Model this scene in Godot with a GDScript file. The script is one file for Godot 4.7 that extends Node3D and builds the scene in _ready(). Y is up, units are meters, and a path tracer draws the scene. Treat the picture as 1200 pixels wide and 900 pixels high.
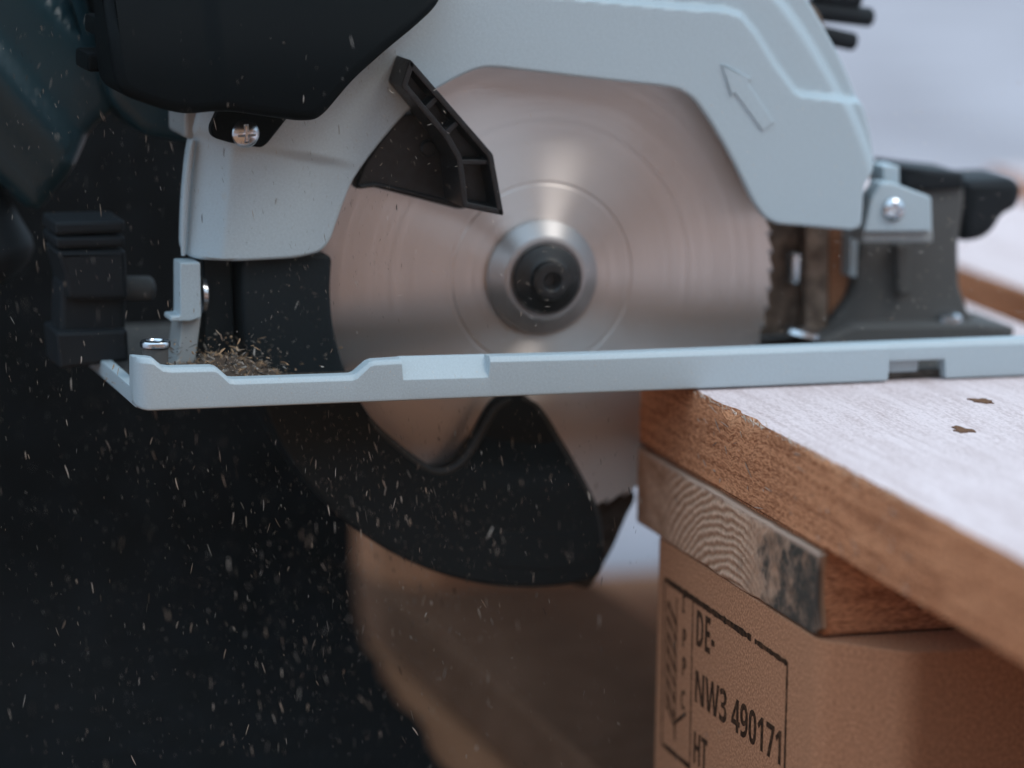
extends Node3D
# A circular saw resting on a wooden pallet. Lengths below are in millimetres (MM turns them into metres);
# the saw's hub is the origin, x runs along the saw, y up, z towards the photographer.
const MM := 0.001
const GROUND := -211.0
var M := {}
var names := {}


func _ready() -> void:
	make_camera()
	make_light()
	make_materials()
	build_setting()
	build_pallet()
	build_saw()
	build_dust()


# ------------------------------------------------------------------ camera and light
func make_camera() -> void:
	var cam := Camera3D.new()
	cam.name = "camera"
	var f := Vector3(0.289393, -0.177085, -0.940687)
	var r := Vector3(0.956467, 0.014772, 0.291467)
	var u := Vector3(0.037718, 0.984085, -0.173651)
	cam.transform = Transform3D(Basis(r, u, -f), Vector3(-382.55, 191.88, 1213.28) * MM)
	var at := CameraAttributesPhysical.new()
	at.frustum_focal_length = 120.0
	at.frustum_focus_distance = 1.212
	at.frustum_near = 0.05
	at.frustum_far = 60.0
	at.exposure_aperture = 4.3
	cam.attributes = at
	cam.fov = 2.0 * rad_to_deg(atan(450.0 / 4500.0))
	cam.near = 0.05
	cam.far = 60.0
	add_child(cam)
	cam.current = true


func make_light() -> void:
	var env := Environment.new()
	env.background_mode = Environment.BG_SKY
	var sm := ProceduralSkyMaterial.new()
	sm.sky_top_color = Color(0.80, 0.91, 1.0)
	sm.sky_horizon_color = Color(0.55, 0.62, 0.70)
	sm.sky_curve = 0.25
	sm.sky_energy_multiplier = 1.36
	sm.ground_bottom_color = Color(0.2, 0.16, 0.13)
	sm.ground_horizon_color = Color(0.42, 0.38, 0.36)
	sm.sun_angle_max = 1.0
	var sky := Sky.new()
	sky.sky_material = sm
	env.sky = sky
	env.background_energy_multiplier = 1.0
	env.tonemap_mode = Environment.TONE_MAPPER_LINEAR
	env.tonemap_exposure = 0.86
	env.fog_enabled = true
	env.fog_density = 0.005
	env.fog_light_color = Color(0.86, 0.82, 0.78)
	env.sdfgi_enabled = true
	env.ssao_enabled = true
	env.ssil_enabled = true
	var we := WorldEnvironment.new()
	we.name = "world_environment"
	we.environment = env
	add_child(we)
	var sun := DirectionalLight3D.new()
	sun.name = "overcast_sun"
	sun.light_color = Color(1.0, 0.99, 0.975)
	sun.light_energy = 0.36
	sun.light_angular_distance = 20.0
	sun.shadow_enabled = true
	add_child(sun)
	sun.look_at_from_position(Vector3(0.6, 1.0, 0.6), Vector3.ZERO)


# ------------------------------------------------------------------ textures and materials
func grain_texture(w: int, h: int, sd: int, dark: Color, light: Color, streak: float, speck: float, rings: float) -> ImageTexture:
	# wood grain running along u
	var a := FastNoiseLite.new()
	a.seed = sd
	a.noise_type = FastNoiseLite.TYPE_SIMPLEX
	a.frequency = 0.01
	a.fractal_octaves = 3
	var b := FastNoiseLite.new()
	b.seed = sd + 7
	b.frequency = 0.3
	b.fractal_octaves = 2
	var bytes := PackedByteArray()
	bytes.resize(w * h * 3)
	var i := 0
	for y in h:
		for x in w:
			var warp := a.get_noise_2d(x * 0.35, y * 1.6)
			var t := 0.5 + 0.5 * sin((y * rings + warp * 55.0) * 0.35)
			t = t * t * streak * 0.6 + (0.5 + a.get_noise_2d(x * 0.25 + 900.0, y * 9.0) * 0.9) * streak
			t += b.get_noise_2d(x * 0.22, y * 1.1) * speck + b.get_noise_2d(x + 300.0, y) * speck * 0.35
			t = clampf(t + 0.15 * warp, 0.0, 1.0)
			bytes[i] = int(clampf(lerpf(light.r, dark.r, t), 0, 1) * 255.0)
			bytes[i + 1] = int(clampf(lerpf(light.g, dark.g, t), 0, 1) * 255.0)
			bytes[i + 2] = int(clampf(lerpf(light.b, dark.b, t), 0, 1) * 255.0)
			i += 3
	return ImageTexture.create_from_image(Image.create_from_data(w, h, false, Image.FORMAT_RGB8, bytes))


func cloud_texture(size: int, sd: int, freq: float, oct: int, lo: Color, hi: Color) -> NoiseTexture2D:
	var n := FastNoiseLite.new()
	n.seed = sd
	n.frequency = freq
	n.fractal_octaves = oct
	var t := NoiseTexture2D.new()
	t.width = size
	t.height = size
	t.seamless = true
	t.noise = n
	var g := Gradient.new()
	g.set_color(0, lo)
	g.set_color(1, hi)
	t.color_ramp = g
	return t


func mat(albedo: Color, rough: float, metal := 0.0, spec := 0.5) -> StandardMaterial3D:
	var m := StandardMaterial3D.new()
	m.albedo_color = albedo.linear_to_srgb()
	m.roughness = rough
	m.metallic = metal
	m.metallic_specular = spec
	return m


func textured(m: StandardMaterial3D, tex: Texture2D, per_metre: float, relief := 0.0, relief_tex: Texture2D = null) -> StandardMaterial3D:
	m.uv1_triplanar = true
	m.uv1_scale = Vector3.ONE * per_metre
	if tex:
		m.albedo_texture = tex
	if relief != 0.0:
		m.heightmap_enabled = true
		m.heightmap_texture = relief_tex if relief_tex else tex
		m.heightmap_scale = relief
	return m


func make_materials() -> void:
	var fine := cloud_texture(512, 3, 0.09, 3, Color(0.2, 0.2, 0.2), Color(0.9, 0.9, 0.9))
	var soft := cloud_texture(512, 4, 0.012, 4, Color(0.965, 0.965, 0.97), Color(1, 1, 1))
	var dusty := cloud_texture(512, 6, 0.03, 5, Color(0.55, 0.52, 0.5), Color(1, 1, 1))
	var speck := cloud_texture(512, 8, 0.22, 2, Color(0.90, 0.90, 0.905), Color(1, 1, 1))
	M.alu = textured(mat(Color(0.48, 0.57, 0.612), 0.45), speck, 11.0, 0.004, fine)
	M.alu_rim = textured(mat(Color(0.48, 0.57, 0.612), 0.42), speck, 12.0, 0.004, fine)
	M.sole = textured(mat(Color(0.10, 0.085, 0.072), 0.8), dusty, 12.0)
	M.lug = textured(mat(Color(0.33, 0.35, 0.35), 0.5), soft, 12.0)
	M.black = textured(mat(Color(0.012, 0.014, 0.017), 0.42), dusty, 14.0, 0.012, fine)
	M.guard_black = textured(mat(Color(0.013, 0.018, 0.021), 0.55, 0.0, 0.28), soft, 10.0, 0.012, fine)
	M.guard_lip = textured(mat(Color(0.045, 0.055, 0.06), 0.45, 0.0, 0.4), soft, 10.0)
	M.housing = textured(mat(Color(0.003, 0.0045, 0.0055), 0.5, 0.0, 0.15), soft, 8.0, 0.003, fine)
	M.rubber = textured(mat(Color(0.014, 0.017, 0.020), 0.6, 0.0, 0.3), soft, 12.0)
	M.dusty_black = textured(mat(Color(0.105, 0.102, 0.098), 0.8, 0.0, 0.4), soft, 6.0)
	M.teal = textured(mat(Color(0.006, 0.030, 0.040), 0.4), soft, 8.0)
	M.inner = textured(mat(Color(0.34, 0.25, 0.19), 0.75), dusty, 9.0)
	M.steel = mat(Color(0.62, 0.66, 0.70), 0.24, 1.0)
	M.flange = mat(Color(0.46, 0.45, 0.45), 0.46, 1.0)
	M.flange.anisotropy_enabled = true
	M.flange.anisotropy = -0.7
	M.bolt = textured(mat(Color(0.018, 0.019, 0.020), 0.38), dusty, 30.0)
	M.blade = mat(Color(0.735, 0.68, 0.645), 0.52, 1.0)
	M.blade.anisotropy_enabled = true
	M.blade.anisotropy = -0.96
	# concentric grinding marks: one grey per radius
	var rows := Image.create(4, 1024, false, Image.FORMAT_RGB8)
	var rr := RandomNumberGenerator.new()
	rr.seed = 12
	var slow := noise(13, 0.02, 3)
	for y in 1024:
		var k := clampf(0.90 + 0.07 * slow.get_noise_1d(y) + rr.randf_range(-0.10, 0.10), 0.0, 1.0)
		for x in 4:
			rows.set_pixel(x, y, Color(k, k, k))
	M.blade.roughness_texture = ImageTexture.create_from_image(rows)
	M.blade.roughness_texture_channel = BaseMaterial3D.TEXTURE_CHANNEL_RED
	M.carbide = mat(Color(0.30, 0.30, 0.31), 0.35, 1.0)
	# wood
	var pale := grain_texture(1024, 512, 11, Color(0.72, 0.655, 0.64), Color(0.95, 0.925, 0.925), 0.26, 0.38, 0.22)
	var brown := grain_texture(1024, 256, 23, Color(0.53, 0.345, 0.245), Color(0.85, 0.63, 0.48), 0.42, 0.7, 0.6)
	M.wood_top = mat(Color(0.855, 0.75, 0.735), 0.8, 0.0, 0.25)
	M.wood_top.albedo_texture = pale
	M.wood_top.heightmap_enabled = true
	M.wood_top.heightmap_texture = pale
	M.wood_top.heightmap_scale = 0.03
	M.wood_side = mat(Color(0.97, 0.88, 0.83), 0.85, 0.0, 0.18)
	M.wood_side.albedo_texture = brown
	M.wood_side.heightmap_enabled = true
	M.wood_side.heightmap_texture = brown
	M.wood_side.heightmap_scale = 0.05
	M.end_grain = mat(Color(1, 1, 1), 0.95, 0.0, 0.1)
	M.end_grain.vertex_color_use_as_albedo = true
	M.wood_dark = textured(mat(Color(0.23, 0.125, 0.08), 0.9, 0.0, 0.12), cloud_texture(512, 37, 0.02, 4, Color(0.86, 0.84, 0.82), Color(1, 1, 1)), 4.0)
	M.knot = mat(Color(0.17, 0.09, 0.055), 0.9, 0.0, 0.1)
	M.chipwood = textured(mat(Color(0.86, 0.80, 0.77), 0.9, 0.0, 0.15), cloud_texture(1024, 31, 0.09, 5, Color(0.56, 0.40, 0.30), Color(0.92, 0.70, 0.555)), 9.0, 0.007)
	M.ink = textured(mat(Color(1, 1, 1), 0.9, 0.0, 0.15), cloud_texture(512, 61, 0.06, 4, Color(0.10, 0.075, 0.06), Color(0.42, 0.29, 0.21)), 11.0)
	M.sliver = mat(Color(1, 1, 1), 0.7, 0.0, 0.4)
	M.sliver.vertex_color_use_as_albedo = true
	# setting
	M.concrete = textured(mat(Color(0.47, 0.425, 0.45), 0.85), cloud_texture(512, 41, 0.01, 5, Color(0.78, 0.77, 0.77), Color(1, 1, 1)), 0.7)
	M.sawdust = textured(mat(Color(0.44, 0.215, 0.12), 0.95, 0.0, 0.15), cloud_texture(512, 43, 0.05, 4, Color(0.88, 0.86, 0.84), Color(1, 1, 1)), 5.0)
	M.cloth = textured(mat(Color(0.007, 0.0085, 0.0105), 0.9, 0.0, 0.25), dusty, 3.0)


# ------------------------------------------------------------------ mesh helpers
class Tris:
	var v := PackedVector3Array()
	var t := PackedVector2Array()
	var c := PackedColorArray()

	func tri(a: Vector3, b: Vector3, d: Vector3, ta := Vector2.ZERO, tb := Vector2.ZERO, td := Vector2.ZERO) -> void:
		v.append(a); v.append(b); v.append(d)
		t.append(ta); t.append(tb); t.append(td)

	func quad(a: Vector3, b: Vector3, d: Vector3, e: Vector3, ta := Vector2.ZERO, tb := Vector2.ZERO, td := Vector2.ZERO, te := Vector2.ZERO) -> void:
		tri(a, b, d, ta, tb, td)
		tri(a, d, e, ta, td, te)

	func add(o: Tris, x := Transform3D.IDENTITY) -> void:
		v.append_array(x * o.v)
		t.append_array(o.t)
		c.append_array(o.c)


# corners counter-clockwise seen from outside; faces that meet under `angle` degrees are smoothed together
func surface_into(am: ArrayMesh, s: Tris, m: Material, angle := 38.0) -> void:
	var n := s.v.size()
	if n == 0:
		return
	var fn := PackedVector3Array()
	fn.resize(n / 3)
	var at := {}
	var key := PackedInt64Array()
	key.resize(n)
	for i in n:
		var q := s.v[i] * 200.0
		key[i] = (int(round(q.x)) + 4000000) * 70368744177 + (int(round(q.y)) + 4000000) * 8388593 + int(round(q.z))
	for f in n / 3:
		fn[f] = (s.v[f * 3 + 1] - s.v[f * 3]).cross(s.v[f * 3 + 2] - s.v[f * 3])
		for k in 3:
			var h := key[f * 3 + k]
			if not at.has(h):
				at[h] = PackedInt32Array()
			at[h].append(f)
	var lim := cos(deg_to_rad(angle))
	var unit := PackedVector3Array()
	unit.resize(n / 3)
	for f in n / 3:
		unit[f] = fn[f].normalized()
	var pos := PackedVector3Array()
	var nor := PackedVector3Array()
	var uv := PackedVector2Array()
	var col := PackedColorArray()
	var has_color := s.c.size() == n
	for f in n / 3:
		for k in [0, 2, 1]:
			var i: int = f * 3 + k
			var sum := Vector3.ZERO
			for g in at[key[i]]:
				if unit[g].dot(unit[f]) > lim:
					sum += fn[g]
			pos.append(s.v[i] * MM)
			nor.append(sum.normalized() if sum.length_squared() > 1e-14 else unit[f])
			uv.append(s.t[i])
			if has_color:
				col.append(s.c[i])
	var arr := []
	arr.resize(Mesh.ARRAY_MAX)
	arr[Mesh.ARRAY_VERTEX] = pos
	arr[Mesh.ARRAY_NORMAL] = nor
	arr[Mesh.ARRAY_TEX_UV] = uv
	if has_color:
		arr[Mesh.ARRAY_COLOR] = col
	am.add_surface_from_arrays(Mesh.PRIMITIVE_TRIANGLES, arr)
	am.surface_set_material(am.get_surface_count() - 1, m)


func mesh_of(s: Tris, m: Material, angle := 38.0) -> ArrayMesh:
	var am := ArrayMesh.new()
	surface_into(am, s, m, angle)
	return am


func numbered(called: String, parent: Node) -> String:
	var k := str(parent.get_instance_id()) + called
	names[k] = names.get(k, -1) + 1
	return called if names[k] == 0 else "%s_%03d" % [called, names[k]]


func thing(called: String, label: String, category: String, at_mm: Vector3, group := "") -> Node3D:
	var o := Node3D.new()
	o.name = numbered(called, self)
	o.position = at_mm * MM
	o.set_meta("label", label)
	o.set_meta("category", category)
	if group:
		o.set_meta("group", group)
	add_child(o, true)
	return o


# a part's shape is given in the scene's axes; it is moved so that it stays put under its parent
func part(called: String, mesh: Mesh, parent: Node3D, label := "") -> MeshInstance3D:
	var o := MeshInstance3D.new()
	o.name = numbered(called, parent)
	o.mesh = mesh
	var p := Vector3.ZERO
	var up: Node = parent
	while up is Node3D and up != self:
		p -= up.position
		up = up.get_parent()
	o.position = p
	if label:
		o.set_meta("label", label)
	parent.add_child(o, true)
	return o


func lone(called: String, mesh: Mesh, label: String, category: String, kind := "", pos := Vector3.ZERO) -> MeshInstance3D:
	var o := MeshInstance3D.new()
	o.name = called
	o.mesh = mesh
	o.position = pos
	o.set_meta("label", label)
	if category:
		o.set_meta("category", category)
	if kind:
		o.set_meta("kind", kind)
	add_child(o, true)
	return o


func P(a: Array) -> PackedVector2Array:
	var r := PackedVector2Array()
	for i in range(0, a.size(), 2):
		r.append(Vector2(a[i], a[i + 1]))
	if area(r) < 0.0:
		r.reverse()
	return r


func area(p: PackedVector2Array) -> float:
	var s := 0.0
	for i in p.size():
		s += p[i].cross(p[(i + 1) % p.size()])
	return s * 0.5


# corners rounded off with radius up to r
func rounded(p: PackedVector2Array, r: float, steps := 5) -> PackedVector2Array:
	var out := PackedVector2Array()
	var n := p.size()
	for i in n:
		var a := p[(i + n - 1) % n]
		var b := p[i]
		var d := p[(i + 1) % n]
		var l := minf(r, 0.48 * minf((a - b).length(), (d - b).length()))
		var s := b + (a - b).normalized() * l
		var e := b + (d - b).normalized() * l
		for k in steps + 1:
			var t := float(k) / steps
			out.append(s.lerp(b, t).lerp(b.lerp(e, t), t))
	return out


# evenly redrawn with smooth curves through the points (closed)
func curved(p: PackedVector2Array, steps := 4) -> PackedVector2Array:
	var out := PackedVector2Array()
	var n := p.size()
	for i in n:
		for k in steps:
			out.append(p[i].cubic_interpolate(p[(i + 1) % n], p[(i + n - 1) % n], p[(i + 2) % n], float(k) / steps))
	return out


func cleaned(p: PackedVector2Array, least := 0.05) -> PackedVector2Array:
	var out := PackedVector2Array()
	for q in p:
		if out.is_empty() or (q - out[-1]).length() > least:
			out.append(q)
	while out.size() > 3 and (out[0] - out[-1]).length() <= least:
		out.remove_at(out.size() - 1)
	return out


func inset(p: PackedVector2Array, d: float) -> PackedVector2Array:
	var out := PackedVector2Array()
	var n := p.size()
	for i in n:
		var a := (p[i] - p[(i + n - 1) % n]).normalized()
		var b := (p[(i + 1) % n] - p[i]).normalized()
		var na := Vector2(-a.y, a.x)
		var nb := Vector2(-b.y, b.x)
		var m := (na + nb)
		m = na if m.length() < 0.1 else m.normalized()
		out.append(p[i] + m * d / maxf(0.45, m.dot(na)))
	return out


# a plate with the outline p between z0 and z1, its front edge rounded by `bevel`; h lifts the front
func slab(p0: PackedVector2Array, z0: float, z1: float, bevel := 0.6, h = null, cell := 2.0, steps := 3) -> Tris:
	var s := Tris.new()
	var p := cleaned(p0)
	var n := p.size()
	var up := func(q: Vector2) -> float: return h.call(q) if (h != null) else 0.0
	var rings := []
	var low := PackedVector3Array()
	for q in p:
		low.append(Vector3(q.x, q.y, z0))
	rings.append(low)
	var per := PackedFloat32Array([0.0])
	for i in n:
		per.append(per[i] + (p[(i + 1) % n] - p[i]).length())
	for k in steps + 1:
		var t := PI * 0.5 * k / steps
		var q := inset(p, bevel * (1.0 - cos(t)))
		var r := PackedVector3Array()
		for w in q:
			r.append(Vector3(w.x, w.y, z1 + up.call(w) - bevel * (1.0 - sin(t))))
		rings.append(r)
	for k in rings.size() - 1:
		for i in n:
			var j := (i + 1) % n
			var za := z1 - z0 if k > 0 else 0.0
			s.quad(rings[k][i], rings[k][j], rings[k + 1][j], rings[k + 1][i], Vector2(per[i], za), Vector2(per[i + 1], za), Vector2(per[i + 1], z1 - z0), Vector2(per[i], z1 - z0))
	var cap := inset(p, bevel)
	if not (h != null):
		var idx := Geometry2D.triangulate_polygon(p)
		for i in range(0, idx.size(), 3):
			flat(s, cap[idx[i]], cap[idx[i + 1]], cap[idx[i + 2]], z1, z1, z1)
	else:
		var box := Rect2(cap[0], Vector2.ZERO)
		for q in cap:
			box = box.expand(q)
		var nx := int(ceil(box.size.x / cell))
		var ny := int(ceil(box.size.y / cell))
		for iy in ny:
			# the outline clipped to this row first, then to each cell
			var y0 := box.position.y + iy * cell
			var band := PackedVector2Array([Vector2(box.position.x - 1, y0), Vector2(box.end.x + 1, y0), Vector2(box.end.x + 1, y0 + cell), Vector2(box.position.x - 1, y0 + cell)])
			for row in Geometry2D.intersect_polygons(cap, band):
				if Geometry2D.is_polygon_clockwise(row) and false:
					continue
				var rb := Rect2(row[0], Vector2.ZERO)
				for q in row:
					rb = rb.expand(q)
				for ix in range(maxi(0, int((rb.position.x - box.position.x) / cell)), mini(nx, int((rb.end.x - box.position.x) / cell) + 1)):
					var x0 := box.position.x + ix * cell
					var sq := PackedVector2Array([Vector2(x0, y0), Vector2(x0 + cell, y0), Vector2(x0 + cell, y0 + cell), Vector2(x0, y0 + cell)])
					for piece in Geometry2D.intersect_polygons(row, sq):
						if piece.size() == 4 and absf(absf(area(piece)) - cell * cell) < 1e-3:
							var c := [sq[0], sq[1], sq[2], sq[3]]
							flat(s, c[0], c[1], c[2], z1 + up.call(c[0]), z1 + up.call(c[1]), z1 + up.call(c[2]))
							flat(s, c[0], c[2], c[3], z1 + up.call(c[0]), z1 + up.call(c[2]), z1 + up.call(c[3]))
							continue
						var id := Geometry2D.triangulate_polygon(piece)
						for i in range(0, id.size(), 3):
							var a: Vector2 = piece[id[i]]
							var b: Vector2 = piece[id[i + 1]]
							var d: Vector2 = piece[id[i + 2]]
							flat(s, a, b, d, z1 + up.call(a), z1 + up.call(b), z1 + up.call(d))
	var back := Geometry2D.triangulate_polygon(p)
	for i in range(0, back.size(), 3):
		flat(s, p[back[i]], p[back[i + 1]], p[back[i + 2]], z0, z0, z0, true)
	return s


func flat(s: Tris, a: Vector2, b: Vector2, d: Vector2, za: float, zb: float, zd: float, down := false) -> void:
	if ((b - a).cross(d - a) < 0.0) != down:
		s.tri(Vector3(a.x, a.y, za), Vector3(d.x, d.y, zd), Vector3(b.x, b.y, zb), a, d, b)
	else:
		s.tri(Vector3(a.x, a.y, za), Vector3(b.x, b.y, zb), Vector3(d.x, d.y, zd), a, b, d)


# a tray: rim walls w thick round the outline from z0 to z1, closed by a floor at zf
func tray(p0: PackedVector2Array, w: float, z0: float, zf: float, z1: float) -> Tris:
	var s := slab(p0, z0, zf, 0.3)
	var p := cleaned(p0)
	var n := p.size()
	var b := 0.45
	var loops := [[p, zf - 0.3], [p, z1 - b], [inset(p, b * 0.3), z1 - b * 0.3], [inset(p, b), z1], [inset(p, w - b), z1], [inset(p, w - b * 0.3), z1 - b * 0.3], [inset(p, w), z1 - b], [inset(p, w + 0.5), zf - 0.1]]
	for k in loops.size() - 1:
		for i in n:
			var j := (i + 1) % n
			var a: Vector2 = loops[k][0][i]
			var c: Vector2 = loops[k][0][j]
			var d: Vector2 = loops[k + 1][0][j]
			var e: Vector2 = loops[k + 1][0][i]
			var za: float = loops[k][1]
			var zb: float = loops[k + 1][1]
			s.quad(Vector3(a.x, a.y, za), Vector3(c.x, c.y, za), Vector3(d.x, d.y, zb), Vector3(e.x, e.y, zb))
	return s


# a turned shape: profile of (radius, height) pairs about z, from the bottom outwards and up
func lathe(profile: Array, seg := 64) -> Tris:
	var s := Tris.new()
	for k in profile.size() - 1:
		var a: Vector2 = profile[k]
		var b: Vector2 = profile[k + 1]
		for i in seg:
			var t0 := TAU * i / seg
			var t1 := TAU * (i + 1) / seg
			var u0 := float(i) / seg
			var u1 := float(i + 1) / seg
			var p0 := Vector3(cos(t0), sin(t0), 0)
			var p1 := Vector3(cos(t1), sin(t1), 0)
			var z := Vector3(0, 0, 1)
			if a.x > 0.0001:
				s.tri(p0 * a.x + z * a.y, p1 * a.x + z * a.y, p1 * b.x + z * b.y, Vector2(u0, a.x), Vector2(u1, a.x), Vector2(u1, b.x))
			if b.x > 0.0001:
				s.tri(p0 * a.x + z * a.y, p1 * b.x + z * b.y, p0 * b.x + z * b.y, Vector2(u0, a.x), Vector2(u1, b.x), Vector2(u0, b.x))
	return s


func turned(s: Tris, x: Transform3D) -> Tris:
	var o := Tris.new()
	o.add(s, x)
	return o


# axis of a turned shape laid along `dir`, its foot at `at`
func along(at: Vector3, dir: Vector3) -> Transform3D:
	var z := dir.normalized()
	var x := (Vector3.UP if absf(z.y) < 0.9 else Vector3.RIGHT).cross(z).normalized()
	return Transform3D(Basis(x, z.cross(x), z), at)


# rings of points joined one after another (each ring counter-clockwise seen from the far end), ends closed
func loft(rings: Array, uv_along: Array = [], caps := true) -> Tris:
	var s := Tris.new()
	var m: int = rings[0].size()
	var per := PackedFloat32Array([0.0])
	for i in m:
		per.append(per[i] + (rings[0][(i + 1) % m] - rings[0][i]).length())
	for k in rings.size() - 1:
		var ua: float = uv_along[k] if uv_along else float(k)
		var ub: float = uv_along[k + 1] if uv_along else float(k + 1)
		for i in m:
			var j := (i + 1) % m
			s.quad(rings[k][i], rings[k][j], rings[k + 1][j], rings[k + 1][i], Vector2(ua, per[i]), Vector2(ua, per[i + 1]), Vector2(ub, per[i + 1]), Vector2(ub, per[i]))
	if caps:
		for e in [0, rings.size() - 1]:
			var mid := Vector3.ZERO
			for q in rings[e]:
				mid += q / m
			for i in m:
				var a: Vector3 = rings[e][i]
				var b: Vector3 = rings[e][(i + 1) % m]
				if e == 0:
					s.tri(b, a, mid)
				else:
					s.tri(a, b, mid)
	return s


func P3(a: Array, z: float) -> PackedVector3Array:
	var r := PackedVector3Array()
	for i in range(0, a.size(), 2):
		r.append(Vector3(a[i], a[i + 1], z))
	return r


# a round bead along a path in a plane of constant z, redrawn as a smooth curve, thinning out at both ends
func sweep(path: PackedVector3Array, r: float) -> Tris:
	var pts := PackedVector3Array()
	var n := path.size()
	for i in n - 1:
		for k in 5:
			pts.append(path[i].cubic_interpolate(path[i + 1], path[maxi(i - 1, 0)], path[mini(i + 2, n - 1)], k / 5.0))
	pts.append(path[n - 1])
	var rings := []
	for i in pts.size():
		var t := (pts[mini(i + 1, pts.size() - 1)] - pts[maxi(i - 1, 0)]).normalized()
		var side := t.cross(Vector3(0, 0, 1)).normalized()
		var w := r * (0.35 + 0.65 * sqrt(sin(PI * clampf(float(i) / (pts.size() - 1), 0.02, 0.98))))
		var ring := PackedVector3Array()
		for k in 12:
			var a := TAU * k / 12.0
			ring.append(pts[i] + side * cos(a) * w + Vector3(0, 0, 1) * sin(a) * w)
		rings.append(ring)
	var s := loft(rings)
	var probe := (s.v[1] - s.v[0]).cross(s.v[2] - s.v[0]).dot(s.v[0] - pts[0])
	if probe < 0.0:
		for i in range(0, s.v.size(), 3):
			var keep := s.v[i + 1]
			s.v[i + 1] = s.v[i + 2]
			s.v[i + 2] = keep
	return s


# a rod with rounded ends
func rod(a: Vector3, b: Vector3, r: float, seg := 16) -> Tris:
	var l := (b - a).length()
	var prof := []
	for k in 5:
		var t := PI * 0.5 * k / 4.0
		prof.append(Vector2(r * sin(t), r * 0.6 - r * 0.6 * cos(t)))
	for k in 5:
		var t := PI * 0.5 * k / 4.0
		prof.append(Vector2(r * cos(t), l - r * 0.6 + r * 0.6 * sin(t)))
	return turned(lathe(prof, seg), along(a, b - a))


func box(lo: Vector3, hi: Vector3, bevel := 0.5) -> Tris:
	return slab(rounded(P([lo.x, lo.y, hi.x, lo.y, hi.x, hi.y, lo.x, hi.y]), bevel, 2), lo.z, hi.z, bevel)


func noise(sd: int, freq: float, oct := 3) -> FastNoiseLite:
	var n := FastNoiseLite.new()
	n.seed = sd
	n.frequency = freq
	n.fractal_octaves = oct
	return n


func step(a: float, b: float, x: float) -> float:
	return smoothstep(a, b, x)


func to_line(q: Vector2, line: PackedVector2Array) -> float:
	var best := 1e9
	for i in line.size() - 1:
		best = minf(best, q.distance_squared_to(Geometry2D.get_closest_point_to_segment(q, line[i], line[i + 1])))
	return sqrt(best)


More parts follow.
